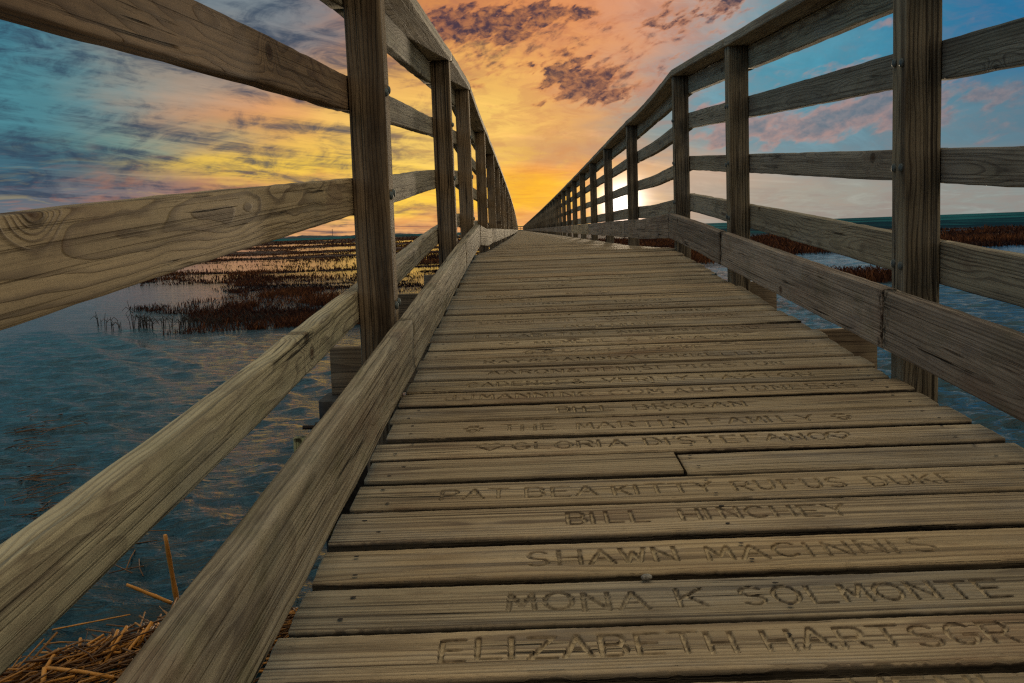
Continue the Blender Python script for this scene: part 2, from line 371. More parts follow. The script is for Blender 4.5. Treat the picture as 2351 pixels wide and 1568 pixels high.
# words of each plank from the near end of the ramp, with the columns of the photo (2351 wide) in which each starts and ends
TEXT = {
 0: [('ER', 1722, 1845), ('VENI', 1990, 2330)],
 1: [('ELIZABETH', 1008, 1690), ('HARTSGR', 1761, 2336)],
 2: [('MONA', 1166, 1485), ('K', 1553, 1622), ('SOLMONTE', 1700, 2308)],
 3: [('SHAWN', 1208, 1555), ('MACINNIS', 1623, 2150)],
 4: [('BILL', 1302, 1490), ('HINCHEY', 1564, 1948)],
 5: [('PAT', 1011, 1165), ('BEA', 1206, 1368), ('KITTY', 1406, 1636), ('RUFUS', 1682, 1940), ('DUKE', 1993, 2203)],
 7: [('<', 1094, 1157), ('GLORIA', 1177, 1436), ('DISTEFANO', 1481, 1899), ('<', 1904, 1956)],
 8: [('*', 1063, 1110), ('THE', 1153, 1274), ('MARTIN', 1324, 1576), ('FAMILY', 1625, 1868), ('*', 1910, 1956)],
 9: [('BILL', 1278, 1408), ('BROGAN', 1455, 1711)],
 10: [('JJMANNING', 1020, 1360), ('.', 1362, 1380), ('COM', 1400, 1521), ('AUCTIONEERS', 1548, 1967)],
 11: [('CADENCE', 1073, 1302), ('&', 1312, 1342), ('VERITY', 1385, 1580), ('PAXTON', 1611, 1865)],
 12: [('AARON', 1120, 1293), ('&', 1302, 1330), ('DENISE', 1346, 1533), ('PRESTON', 1556, 1797)],
 13: [('RAY', 1111, 1202), ('&', 1212, 1244), ('SANDRA', 1255, 1460), ('CORRELLUS', 1483, 1784)],
 14: [('*', 1201, 1229), ('*', 1245, 1272), ('SPOT', 1290, 1410), ('N', 1458, 1480), ('ZEKE', 1505, 1613)],
 15: [('<', 1147, 1190), ('MEMERE', 1228, 1402), ('&', 1440, 1460), ('PAPA', 1494, 1617), ('PJ', 1658, 1697)],
 16: [('ELIZABETH', 1087, 1332), ('T', 1356, 1372), ('ANNE', 1417, 1525), ('MICHAUD', 1545, 1742)],
 17: [('DICK', 1296, 1390), ('HIPP', 1405, 1506)],
 18: [('SAMMI', 1099, 1229), ('EMILY', 1246, 1369), ('GILLIAN', 1391, 1544), ('CHASE', 1566, 1696)],
 19: [('THE', 1152, 1210), ('MAY', 1243, 1316), ('POST', 1370, 1470), ('FAMILY', 1528, 1634)],
 20: [('<', 1196, 1229), ('PETER', 1252, 1368), ('RABIDO', 1417, 1532), ('<', 1551, 1584)],
 21: [('<', 1146, 1178), ('MEMERE', 1200, 1330), ('DUNN', 1412, 1540)],
 22: [('CHASE', 1122, 1262), ('FAMILY', 1400, 1580)],
 23: [('MAR', 1118, 1192), ('KAY', 1300, 1400)],
 25: [('CLARA', 1170, 1310)], 26: [('SUE', 1260, 1340), ('ROB', 1400, 1470)], 27: [('BETTY', 1190, 1320), ('JO', 1400, 1440)],
}
GAPS = [.945, 1.090, 1.228, 1.376, 1.5265, 1.683, 1.832, 1.976, 2.120, 2.270]
while GAPS[-1] < END: GAPS.append(GAPS[-1]+.1485)
first_before = []
yb = .945
while yb > -1.9: yb -= .1485; first_before.append(yb)
PLANKS = [(a, b) for a, b in zip(first_before[::-1], first_before[::-1][1:]+[.945])]
NB = len(PLANKS)                                     # planks nearer than the first visible one
PLANKS += [(a, b) for a, b in zip(GAPS[:-1], GAPS[1:])]
# PLANKS[NB+k] is GAPS[k]..GAPS[k+1], and carries TEXT[k]
def carve_for(k, y0, Wd, xstart):
    words = TEXT.get(k)
    if not words: return None
    yc = y0+Wd/2; zt = float(zdeck(yc)); segs = []
    hgt = .052; base = -.022+.005*math.sin(k*2.1) if k else .003
    rs = random.Random(k)
    for wd, p0, p1 in words:
        X0, X1 = x_at(p0, yc, zt)-xstart, x_at(p1, yc, zt)-xstart
        n = len(wd); wts = [(.5 if ch == 'I' else 1.) for ch in wd]
        adv = (X1-X0)/(sum(wts)-.26)
        cx = X0
        for ch, wt in zip(wd, wts):
            lw = adv*wt-adv*.26; jy = rs.uniform(-.0025, .0025)
            if wt < 1: lw = .001
            for st in GL[ch]:
                pts = [(cx+(q[0]*lw if wt == 1 else lw/2), base+jy+q[1]*hgt) for q in st]
                segs += list(zip(pts[:-1], pts[1:]))
            cx += adv*wt
    def f(X, Y):
        D = np.full(X.shape, 1.0); xs = X[:, 0]
        for (a, b) in segs:
            i0 = np.searchsorted(xs, min(a[0], b[0])-.012); i1 = np.searchsorted(xs, max(a[0], b[0])+.012)
            if i1 <= i0: continue
            px, py = X[i0:i1]-a[0], Y[i0:i1]-a[1]; dx, dy = b[0]-a[0], b[1]-a[1]; l2 = dx*dx+dy*dy+1e-9
            t = np.clip((px*dx+py*dy)/l2, 0, 1)
            D[i0:i1] = np.minimum(D[i0:i1], np.hypot(px-t*dx, py-t*dy))
        wv = .0047*(1+.15*n2(X*60, Y*60, k))
        dep = .0058*(1-sstep(wv*.30, wv, D))*(1+.12*n2(X*90, Y*90, k+9))
        return dep*np.clip(.78+.5*n1(X*3.3, k+40), .35, 1.1)
    return f

# ------------------------------------------------------------------ boardwalk deck
bw = empty('boardwalk', (0.3, 2.5, EYE-.5))
tag(bw, 'long plank boardwalk deck with names carved into its boards, running to the horizon', 'boardwalk')
bpy.context.view_layer.update()
def place(o, parent, mw):
    o.parent = parent; o.matrix_parent_inverse = Matrix.Identity(4)
    o.matrix_local = Matrix.Translation(-parent.location) @ mw
def plank_matrix(y0, Wd, x0, dz=0, yaw=0):
    yc = y0+Wd/2; e = .02
    sl = float((zdeck(yc+e)-zdeck(yc-e))/(2*e))
    yv = Vector((0, 1, sl)).normalized(); xv = Vector((math.cos(yaw), math.sin(yaw), 0)); zv = xv.cross(yv).normalized(); yv = zv.cross(xv)
    m = Matrix((xv, yv, zv)).transposed().to_4x4(); m.translation = Vector((x0+float(xpath(yc)), yc, float(zdeck(yc))-.019+dz)); return m
far_parts = []
cnt = 0
for k, (a, b) in enumerate(PLANKS):
    gap = (.020+.008*random.random()) if k < NB+40 else .014; y0 = a+gap/2; Wd = b-a-gap; kk = k-NB
    xl = DL+random.uniform(-.010, .006); xr = DR+random.uniform(-.012, .014)
    if kk > 45: xl, xr = DL+random.uniform(-.006, .006), DR+random.uniform(-.008, .01)
    tn = random.uniform(.88, 1.10); wm = random.uniform(-.03, .02); tint = (tn*(1+wm), tn, tn*(1-wm))
    if cnt < 99:
        spans = [(xl, xr)]
        if kk == 6:
            xj = x_at(1562, y0+Wd/2, float(zdeck(y0))); spans = [(xl, xj-.004), (xj+.004, xr)]
        for (p, q) in spans:
            cv = carve_for(kk, y0, Wd, p)
            fine = 0 <= kk < 14
            L = q-p
            nx = int(L/(.0019 if fine else .0034)) if cv else int(L/.012)
            nt_ = (66 if fine else 36) if cv else 0
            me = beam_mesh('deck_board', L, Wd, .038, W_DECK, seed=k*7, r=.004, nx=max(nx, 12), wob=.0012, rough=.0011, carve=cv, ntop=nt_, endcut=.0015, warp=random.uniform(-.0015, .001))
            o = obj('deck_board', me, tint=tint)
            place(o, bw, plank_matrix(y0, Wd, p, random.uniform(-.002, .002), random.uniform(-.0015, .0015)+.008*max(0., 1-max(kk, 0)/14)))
            cnt += 1
        if kk in (2, 6): tag(o, {2: 'deck plank carved MONA K SOLMONTE', 6: 'blank pale deck plank made of two butted pieces'}[kk])
    else:
        yc = y0+Wd/2; xp = float(xpath(yc)); z = float(zdeck(yc))
        far_parts.append(raw_box((xl+xp, yc, z-.019), (xr+xp, yc, z-.019), Wd, .038, (0, 1, 0)))
V, Fq = join_raw(far_parts)
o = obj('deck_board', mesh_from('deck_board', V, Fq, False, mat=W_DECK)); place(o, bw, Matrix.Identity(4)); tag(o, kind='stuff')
# nail heads are dark specks: pairs of nails over each joist (one mesh per plank would be pattern; they are part of the deck)
nl = []
for k, (a, b) in enumerate(PLANKS[NB-1:NB+45]):
    for jx in (-.265, -.2, .31, .865):
        if jx == -.2: continue
        for fy in (.25, .72):
            x = jx+random.uniform(-.018, .018); y = a+(b-a)*fy+random.uniform(-.012, .012); z = float(zdeck(y))+.0012
            n_ = 7; rr = .0042
            ring = [(x+rr*math.cos(q*2*math.pi/n_)*random.uniform(.8, 1.3), y+rr*.9*math.sin(q*2*math.pi/n_), z+.0006) for q in range(n_)]
            nl.append(ring)
V = np.array(nl).reshape(-1, 3); Fq = np.arange(len(V)).reshape(-1, 7)
o = obj('nail_heads', mesh_from('nail_heads', V, Fq, False, mat=flat_mat('rusty_nail', (.035, .024, .018), .7, .2, .4, 200))); place(o, bw, Matrix.Identity(4)); tag(o, kind='stuff')
# joists under the planks and cross beams that stick out on both sides
for jx in (-.235, .31, .86):
    for (a, b) in ((-1.9, CREST), (CREST+.003, 9.1), (9.103, 60), (60.003, 249)):
        A, B = P3(jx, a, -.038-.095), P3(jx, b, -.038-.095)
        m_, L = frame(A, B, (0, 0, 1)); me = beam_mesh('joist', L, .184, .038, W_BEAM, seed=int(a*9+jx*50)+900, nx=int(8+L)); o = obj('joist', me); place(o, bw, m_)
M_ALG = W_BEAM
def crossbeam(y, xa, xb, top, h=.184, t=.04):
    A, B = Vector((xa+float(xpath(y)), y, top-h/2)), Vector((xb+float(xpath(y)), y, top-h/2))
    m_, L = frame(A, B, (0, 0, 1)); me = beam_mesh('cross_beam', L, h, t, W_BEAM, seed=int(y*31), r=.003, endcut=.001); o = obj('cross_beam', me); place(o, bw, m_)
    return o
def pile(x, y, top, w=.2):
    A, B = Vector((x+float(xpath(y)), y, -.8)), Vector((x+float(xpath(y)), y, top))
    m_, L = frame(A, B, (0, 1, 0)); me = beam_mesh('pile', L, w, w, M_PILE, seed=int(y*17+x*9), r=.02, wob=.004, rough=.002, nx=24); o = obj('pile', me); place(o, bw, m_)
    return o
crossbeam(3.55, -.70, 1.22, EYE-.385, .17)
crossbeam(4.97, -.70, 1.22, EYE-.292, .17)
crossbeam(6.95, -.70, 1.22, EYE-.283, .17)
crossbeam(1.2, -.70, 1.22, float(zdeck(1.2))-.23, .17)
yy_ = 9.5
while yy_ < 60: crossbeam(yy_, -.62, 1.2, float(zdeck(yy_))-.23, .184); yy_ += 2.5
pl_ = pile(-.625, 3.49, EYE-.556, .20); pile(1.12, 3.49, EYE-.556, .2)
for y in (6.9, 12., 17., 22., 27., 32., 37., 42., 47., 52.):
    for x in (-.56, 1.14): pile(x, y, float(zdeck(y))-.24-.17 if y > 9.5 else EYE-.283-.171, .2)
def bolt_mesh(rad=.011, h=.007, shank=0., k=10):
    prof = [(rad, 0), (rad*.97, h*.35), (rad*.8, h*.75), (rad*.45, h*.97), (0.0005, h)]
    V = []; Fq = []
    for (r_, z) in prof: V += [(z, r_*math.cos(q*2*math.pi/k), r_*math.sin(q*2*math.pi/k)) for q in range(k)]
    for i in range(len(prof)-1): Fq += [(i*k+q, i*k+(q+1) % k, (i+1)*k+(q+1) % k, (i+1)*k+q) for q in range(k)]
    return mesh_from('bolt', V, Fq, True, mat=M_BOLT)
def hexbolt_mesh(length, mat):
    """threaded rod with a nut and a washer, along +x"""
    parts = []
    for (x0, x1, r_, k) in ((0, length, .0075, 6), (.012, .026, .0165, 6), (.004, .010, .021, 6)):
        parts.append(raw_tube([(x0, 0, 0), (x1, 0, 0)], r_, k))
    V, Fq = join_raw(parts); return mesh_from('bolt', V, Fq, False, mat=mat)
M_RUST = flat_mat('rusty_iron', (.035, .022, .016), .75, .3, .5, 90)
for dz in (.10, .26):
    ob = obj('bolt', hexbolt_mesh(.07, M_RUST)); place(ob, bw, Matrix.Translation((-.725, 3.46, EYE-.556-dz)) @ Matrix.Rotation(math.pi, 4, 'Z'))
# pale green brace sawn off at a slant, beside the pile
A, B = Vector((-.80, 3.36, .18)), Vector((-.60, 3.30, EYE-.66))
m_, L = frame((-.74, 3.33, .25), (-.735, 3.33, EYE-.665), (1, 0, 0)); o = obj('brace', beam_mesh('brace', L, .12, .04, W_TOE, seed=5, r=.003)); place(o, bw, m_); o.color = (.95, 1.15, .75, 1)

# ------------------------------------------------------------------ railings
YR = [.42, 2.5135, 4.6217, 6.2697, 9.08, 11.65, 14.15, 16.7, 19.3]
YL = [.15, 2.504, 4.8932, 6.64, 9.25, 11.95, 14.55, 17.1, 19.6]
for Y in (YR, YL):
    Y.insert(0, Y[0]-2.3)
    while Y[-1]+2.5 < END: Y.append(Y[-1]+2.5)
bolt_me = bolt_mesh()
HS = {  # heights above the deck: rails (top, bottom), post top, toe board (bottom, top)
 'L': dict(r=[(.8024, .7179), (.5526, .4614), (.2737, .1953)], top=1.0641, toe=(.062, .196)),
 'R': dict(r=[(.8313, .7369), (.5738, .4882), (.3447, .2386)], top=1.0508, toe=(.074, .2265)),
}
for k_ in 'LR':
    pass
GAP = .0025
def build_railing(side):
    sg = -1 if side == 'L' else 1
    X0 = XL if side == 'L' else XR
    Y = YL if side == 'L' else YR; H = HS[side]
    root = empty('wooden_railing', (X0, 2.5, EYE-.4))
    tag(root, {'L': 'weathered wooden railing on the left edge of the deck, above marsh and orange straw',
               'R': 'weathered wooden railing on the right edge of the deck, open teal sea behind it'}[side], 'railing', 'railings of the boardwalk')
    rs = random.Random(3 if side == 'L' else 4)
    inner = lambda d: X0+sg*d                 # d metres outwards from the inner face of the posts
    far = {'rail': []}
    for i, y in enumerate(Y):
        near = i < 14
        yc = y+PW/2
        A = P3(inner(PW/2), yc, -.33); B = P3(inner(PW/2), yc, H['top']-.001)
        m_, L = frame(A, B, (0, 1, 0))
        tn = rs.uniform(.85, 1.1)
        lean = {('L', 1): 0, }.get((side, i), 0)
        if near: me = beam_mesh('post', L, PW, PW, W_POST, seed=i*13+(5 if sg < 0 else 77), r=.004, wob=.0015, rough=.001, endcut=.0)
        else:
            if i == 14: far_me = beam_mesh('post', L, PW, PW, W_POST, seed=99, r=.005, nx=3, rough=0)
            me = far_me
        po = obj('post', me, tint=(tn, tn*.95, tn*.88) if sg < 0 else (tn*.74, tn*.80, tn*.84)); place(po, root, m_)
        if 1 <= i <= 4:
            for (t_, b_) in H['r']:
                for dy in (.02, .069):
                    hz = (t_+b_)/2+rs.uniform(-.006, .006)
                    bo = obj('bolt', bolt_me); bo.parent = po
                    wpos = P3(X0-sg*.0002, y+dy, hz)
                    mm = Matrix.Translation(wpos) @ Matrix.Rotation(math.pi if sg > 0 else 0, 4, 'Z')
                    bo.matrix_local = m_.inverted() @ mm
    def run(a, b, hc, w, t, d, mat, name, seed, indiv, tint=None, flat=False, gap=GAP, bow=None, up=(0, 0, 1), nx=None, ha=None):
        A = P3(inner(d), a+gap, hc); B = P3(inner(d), b-gap, hc)
        if indiv:
            m_, L = frame(A, B, up); me = beam_mesh(name, L, w, t, mat, seed=seed, r=.0045, wob=.002, rough=.001, bow=bow, endcut=.001, nx=nx)
            oo = obj(name, me, tint=tint); place(oo, root, m_); return oo
        far.setdefault(name, []).append(raw_box(A, B, w, t, up)); return None
    n = len(Y)-1
    for i in range(n):
        a, b = Y[i]+PW/2, Y[i+1]+PW/2
        if a < CREST < b and b-a > 2:  pass
        for j, (t_, b_) in enumerate(H['r']):
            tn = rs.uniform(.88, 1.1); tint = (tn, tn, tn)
            if side == 'L' and i == 1: tint = [(.64, .48, .38), (1.04, .88, .64), (1.28, 1.30, 1.18)][j]  # top rail's dark tint puts its shade into the colour
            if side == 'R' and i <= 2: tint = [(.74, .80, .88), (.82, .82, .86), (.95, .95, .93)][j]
            bow = None
            if i == 4: bow = (1, -.018)
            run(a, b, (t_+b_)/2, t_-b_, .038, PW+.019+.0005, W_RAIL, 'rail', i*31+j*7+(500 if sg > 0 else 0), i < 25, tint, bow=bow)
        tn = rs.uniform(.9, 1.1)
        run(a, b, H['top']-.052, .10, .038, PW+.019+.0005, W_RAIL, 'rail', i*31+8+(500 if sg > 0 else 0), i < 25, (tn*.95, tn, tn))
        tl, th = H['toe'][0], H['toe'][1]
        tn = rs.uniform(.88, 1.08)
        pale = side == 'R' and i in (7, 8)
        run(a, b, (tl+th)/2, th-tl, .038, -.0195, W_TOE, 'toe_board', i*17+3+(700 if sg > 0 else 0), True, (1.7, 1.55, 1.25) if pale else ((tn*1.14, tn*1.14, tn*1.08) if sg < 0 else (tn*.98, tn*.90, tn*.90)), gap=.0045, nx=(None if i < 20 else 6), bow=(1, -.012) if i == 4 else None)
        # spacer block between deck and toe board at each post
        cap_gap = .002
        run(a, b, H['top']+.019+.0005, .155, .038, .0655, W_RAIL, 'cap_board', i*23+9+(900 if sg > 0 else 0), True, (tn*.95, tn*.95, tn*.95), up=(1, 0, 0), gap=cap_gap, nx=(None if i < 20 else 6), bow=(2, .018) if i == 4 else None)
    for nm, parts in far.items():
        if parts:
            V, Fq = join_raw(parts); oo = obj(nm, mesh_from(nm, V, Fq, False, mat=W_RAIL)); place(oo, root, Matrix.Identity(4)); tag(oo, kind='stuff')
    return root
rl = build_railing('L'); rr_ = build_railing('R')
# hex bolt under the right toe board by the second post
ob = obj('bolt', hexbolt_mesh(.055, M_BOLT)); place(ob, rr_, Matrix.Translation((.93, 4.93, EYE-.262)) @ Matrix.Rotation(math.pi, 4, 'Z'))

# railing across the far end of the boardwalk
er = empty('end_railing', (.3+float(xpath(END)), END, EYE-.17)); tag(er, 'tiny railing that closes off the far end of the boardwalk on the horizon', 'railing')
for hz in (.16, .55, .95, 1.06):
    A, B = P3(XL, END, hz), P3(XR, END, hz); m_, L = frame(A, B, (0, 0, 1)); o = obj('rail', beam_mesh('rail', L, .12, .04, W_RAIL, seed=int(hz*100))); place(o, er, m_)
for x in (XL, (XL+XR)/2, XR):
    m_, L = frame(P3(x, END+.07, -.3), P3(x, END+.07, 1.0), (0, 1, 0)); o = obj('post', beam_mesh('post', L, .09, .09, W_POST, seed=int(x*50)+60)); place(o, er, m_)

# a pebble left on the deck
yb_ = 1.515
def rock(name, rad, seed):
    import bmesh
    bm = bmesh.new(); bmesh.ops.create_icosphere(bm, subdivisions=2, radius=rad)
    for v in bm.verts:
        f = 1+.22*float(n2(v.co.x/rad*1.3+5, v.co.y/rad*1.3+v.co.z/rad, seed)); v.co = Vector((v.co.x*f*1.25, v.co.y*f, v.co.z*f*.75))
    me = bpy.data.meshes.new(name); bm.to_mesh(me); bm.free(); return me
me = rock('pebble', .0058, 3); me.materials.append(flat_mat('pebble_stone', (.30, .29, .27), .8, 0, .4, 200))
xx = x_at(1484, 1.362, float(zdeck(1.362)))
o = obj('pebble', me); o.location = (xx, 1.360, float(zdeck(1.360))+.004); tag(o, 'small grey pebble lying at the edge of a deck plank', 'pebble')

# ------------------------------------------------------------------ marsh layout
def marsh(x, y):
    """> 0 on marsh ground, < 0 in open water"""
    x = np.asarray(x, float); y = np.asarray(y, float)
    wob = fbm2(x/7., y/9., 3, 4)*.10+fbm2(x/1.8, y/2.5, 5, 3)*.035
    xs = np.clip(-x, 0, None)
    yy = y*(1+wob)-.22*np.clip(xs-y*.22, 0, None)           # bands swing away towards the left
    val = np.full(x.shape, -1.)
    bands = [(15.4, 17.2, .55), (18.4, 22.4, -.02), (23.4, 25.2, .3), (26.8, 29.6, .05), (31.6, 34.8, .12), (37., 40.6, .6), (48.5, 49.2, .1), (56, 58.5, .6), (61, 70, .7), (82, 100, .8), (122, 158, .9), (178, 190, .5), (205, 330, 1.), (350, 560, 1.)]
    for a, b, hgt in bands:
        d = np.minimum(yy-a, b-yy)/(.03*(a+b)*.5)
        val = np.maximum(val, np.clip(d, -1, 1)*hgt)
    val = val+(.40+.22*sstep(26, 60, y))*fbm2(x/(1.6+.045*y), y/(.8+.055*y), 131, 5)
    left = np.clip((-1.5-x)/1.0, -1, 1)
    # the near clump ends in open water on its left
    lim = sstep(-.43, -.27, x/np.maximum(y, .1)+.07*n2(x*.8, y*.6, 8)); near = y < 22
    val = np.where(near, np.minimum(val, lim*2-1), val)
    lim2 = sstep(-.36, -.24, x/np.maximum(y, .1)+.04*n2(x*.4, y*.3, 18)); mid = (y >= 22) & (y < 30)
    val = np.where(mid, np.minimum(val, lim2*2-1), val)
    VL = np.minimum(val, left)
    # right side: one broad band and a small island
    yr = y*(1+fbm2(x/9., y/12., 23, 4)*.10)
    d1 = np.minimum(yr-(30+7*sstep(5, 12, x)), 74-yr)/4.; d4 = np.minimum(np.minimum(yr-58, 300-yr)/10., (.165-x/np.maximum(y, 1))*30); d2 = 1-np.hypot((x-7.1)/1.9, (y-20.6)/1.7)+fbm2(x/1.2, y/1.2, 41, 3)*.4
    d3 = np.minimum(yr-80, 88-yr)/4.+np.clip((x-22)/10, -2, 0)
    VR = np.maximum.reduce([np.clip(d1, -1, 1), np.clip(d2, -1, 1), np.clip(d3, -1, 1), np.clip(d4, -1, 1)])
    VR = np.minimum(VR, np.clip((x-2.2)/1.0, -1, 1))
    return np.where(x < .3, VL, VR)

# ------------------------------------------------------------------ water (one sheet to the horizon, real waves near the camera)
ang = np.concatenate([np.linspace(-38, 38, 700), np.linspace(40, 320, 60)])
ang = np.radians(ang)
rad_ = np.concatenate([[.02], np.geomspace(.5, 90, 1050), np.geomspace(100, 16000, 40)])
AA, RR = np.meshgrid(ang, rad_)
WX, WY = RR*np.sin(AA), RR*np.cos(AA)
front = (np.abs((AA+math.pi) % (2*math.pi)-math.pi) < R(38.5))
cell = np.maximum(RR*R(76/700.), RR*.005)
calm = sstep(.15, .95, sstep(11, 17, WY)*(WX < .3))                       # sheltered water among the marsh on the left
calm = np.maximum(calm, sstep(-.2, .3, marsh(WX, WY)))
WZ = np.zeros_like(WX)
rsw = np.random.default_rng(5)
for q in range(80):
    lam = .065*(9.5**rsw.random()); th = R(250)+rsw.normal(0, .52); kx, ky = math.cos(th)*2*math.pi/lam, math.sin(th)*2*math.pi/lam
    amp = .0076*lam**.74*(.6+.8*rsw.random())
    ph = rsw.random()*6.28
    grp = .55+.45*np.sin(WX*kx*.13+WY*ky*.11+ph*3)
    arg = WX*kx+WY*ky+ph+.8*np.sin(WX*.9+q)+.8*np.sin(WY*.7+q*2.1)
    w_ = np.sin(arg); w_ = np.where(w_ > 0, np.abs(w_)**1.5, w_*.8)
    WZ += amp*w_*grp*np.clip((lam/cell-2.2)/3, 0, 1)
WZ *= (1-.80*calm)*(1.05+.5*sstep(.5, 2.5, WX))
WZ[~np.broadcast_to(front, WZ.shape)] = 0
nr, na = RR.shape
i = np.arange(nr-1)[:, None]; j = np.arange(na)[None, :]; j2 = (j+1) % na
Fq = np.stack([i*na+j, i*na+j2, (i+1)*na+j2, (i+1)*na+j], -1).reshape(-1, 4)[:, ::-1]
mw, g, b = new_mat('water')
tc = g.new('ShaderNodeTexCoord'); P = tc.outputs['Object']; x, y, z = g.sep(P)[0:3]
dist = g.v('LENGTH', P)
nA = g.noise(g.v('MULTIPLY', P, (4.2, 9.0, 1)), 1, 5, .62, .4)
nB = g.noise(g.v('MULTIPLY', P, (.35, .9, 1)), 1, 5, .65, .3)
nC = g.noise(g.v('MULTIPLY', P, (.05, .12, 1)), 1, 6, .7, .3)
far1 = g.ss(dist, 12., 45.); far2 = g.ss(dist, 60., 260.)
h = g.m('ADD', g.m('MULTIPLY', nA, g.m('SUBTRACT', 1.1, far1)), g.m('MULTIPLY', nB, g.m('MULTIPLY', far1, 2.4)))
h = g.m('ADD', h, g.m('MULTIPLY', nC, g.m('MULTIPLY', far2, 14.)))
rightside = g.ss(x, -1., 5.)
seaside = g.m('MAXIMUM', rightside, g.ss(dist, 420., 650.))
strg = g.m('MULTIPLY_ADD', seaside, .75, g.mr(far1, 0, 1, .75, .16))
bp = g.new('ShaderNodeBump'); bp.inputs['Distance'].default_value = .05; g.put(bp.inputs['Strength'], strg); g.put(bp.inputs['Height'], h)
g.L.new(bp.outputs[0], b.inputs['Normal'])
g.put(b.inputs['Base Color'], g.mix(g.m('MULTIPLY', seaside, far1), (.003, .022, .034), g.mix(g.ss(g.noise(g.v('MULTIPLY', P, (.010, .0016, 1)), 1, 14, .80), .455, .545), (.001, .018, .032), (.016, .135, .160))))
farsea = g.m('MULTIPLY', seaside, g.ss(dist, 55., 120.)); g.put(b.inputs['Specular IOR Level'], g.mr(farsea, 0, 1, .5, .12))
b.inputs['Roughness'].default_value = .07; b.inputs['IOR'].default_value = 1.33
g.put(b.inputs['Roughness'], g.mr(farsea, 0, 1, .07, .5))
df = g.new('ShaderNodeBsdfDiffuse'); g.L.new(b.inputs['Base Color'].links[0].from_socket, df.inputs['Color']); g.L.new(bp.outputs[0], df.inputs['Normal'])
mx = g.new('ShaderNodeMixShader'); g.put(mx.inputs[0], g.m('MULTIPLY', farsea, .82)); g.L.new(b.outputs[0], mx.inputs[1]); g.L.new(df.outputs[0], mx.inputs[2])
g.L.new(mx.outputs[0], [n for n in mw.node_tree.nodes if n.type == 'OUTPUT_MATERIAL'][0].inputs[0])
water = obj('water', mesh_from('water', np.stack([WX, WY, WZ], -1), Fq, True, mat=mw)); tag(water, kind='structure')

# ------------------------------------------------------------------ marsh ground and grass
ang = np.radians(np.linspace(-40, 40, 420)); rad_ = np.geomspace(13, 700, 420)
AA, RR = np.meshgrid(ang, rad_); GX, GY = RR*np.sin(AA), RR*np.cos(AA)
mv = marsh(GX, GY)
GZ = -.05+.11*np.clip(mv, -1, 1)+.03*fbm2(GX*1.5, GY*1.5, 61, 3)*(mv > 0)
nr, na = RR.shape
i = np.arange(nr-1)[:, None]; j = np.arange(na-1)[None, :]
Fq = np.stack([i*na+j, i*na+j+1, (i+1)*na+j+1, (i+1)*na+j], -1).reshape(-1, 4)[:, ::-1]
keep = (np.maximum.reduce([mv[:-1, :-1], mv[1:, :-1], mv[:-1, 1:], mv[1:, 1:]]) > -.35).ravel()
mg, g, b = new_mat('marsh_mud')
P = g.new('ShaderNodeTexCoord').outputs['Object']
n = g.noise(P, 1.3, 6, .7); n_ = g.noise(g.v('MULTIPLY', P, (.08, .2, 1)), 1, 4, .6)
cb = g.mix(g.ss(n, .35, .7), (.010, .006, .006), (.045, .019, .012)); cb = g.mix(g.m('MULTIPLY', g.ss(n_, .45, .65), .6), cb, (.055, .018, .011))
g.put(b.inputs['Base Color'], cb); b.inputs['Roughness'].default_value = .9; b.inputs['Specular IOR Level'].default_value = .1
bp = g.new('ShaderNodeBump'); bp.inputs['Distance'].default_value = .15; g.put(bp.inputs['Height'], n); g.L.new(bp.outputs[0], b.inputs['Normal'])
mo = obj('marsh_ground', mesh_from('marsh_ground', np.stack([GX, GY, GZ], -1), Fq[keep], True, mat=mg)); tag(mo, kind='structure')

def blades(n, dmin, dmax, amin, amax, seed, hmin, hmax, edge=-.12, wfac=.0005, thin=1.0):
    r = np.random.default_rng(seed)
    d = dmin*(dmax/dmin)**(r.random(n)**1.25); a = np.radians(amin+(amax-amin)*r.random(n))
    x, y = d*np.sin(a), d*np.cos(a); mvv = marsh(x, y)+.34*fbm2(x*1.3, y*1.0, 77, 3)-.10
    pr = np.where(mvv > .12, 1., np.where(mvv > edge, .15, 0.)); k = (r.random(n) < pr) & (y > 9)
    # keep clear of the boardwalk
    k &= ~((x > -1.3) & (x < 2.0))
    x, y, d, mvv = x[k], y[k], d[k], mvv[k]; n = len(x)
    patch = n2(x*.5, y*.35, 91)
    hgt = (hmin+.04+(hmax-hmin)*r.random(n)**2)*(1+.45*patch)*np.where(mvv > .12, 1, .9)
    w = np.maximum(.0045, d*wfac)*(.6+.8*r.random(n))
    th = r.random(n)*6.28; lean = hgt*(r.normal(0, .38, n)); lean2 = hgt*r.normal(.1, .3, n)
    z0 = -.04+np.zeros(n)
    px, py = np.cos(th)*w, np.sin(th)*w*.4
    v0 = np.stack([x-px, y-py, z0], -1); v1 = np.stack([x+px, y+py, z0], -1)
    mx, my = x+lean*.35, y+lean2*.35
    v2 = np.stack([mx+px*.8, my+py*.8, z0+hgt*.6], -1); v3 = np.stack([mx-px*.8, my-py*.8, z0+hgt*.6], -1)
    v4 = np.stack([x+lean+px*.15, y+lean2, z0+hgt*(.92+.1*r.random(n))], -1); v5 = np.stack([x+lean-px*.15, y+lean2, z0+hgt], -1)
    V = np.stack([v0, v1, v2, v3, v4, v5], 1).reshape(-1, 3)
    o6 = np.arange(n)[:, None]*6
    Fq = np.concatenate([o6+np.array([[0, 1, 2, 3]]), o6+np.array([[3, 2, 4, 5]])])
    tone = np.clip(.5+.55*patch+r.normal(0, .28, n), 0, 1)
    return V, Fq, np.repeat(tone, 6)
mgr, g, b = new_mat('dead_marsh_grass')
at = g.new('ShaderNodeAttribute'); at.attribute_name = 'tone'; tn = at.outputs['Fac']
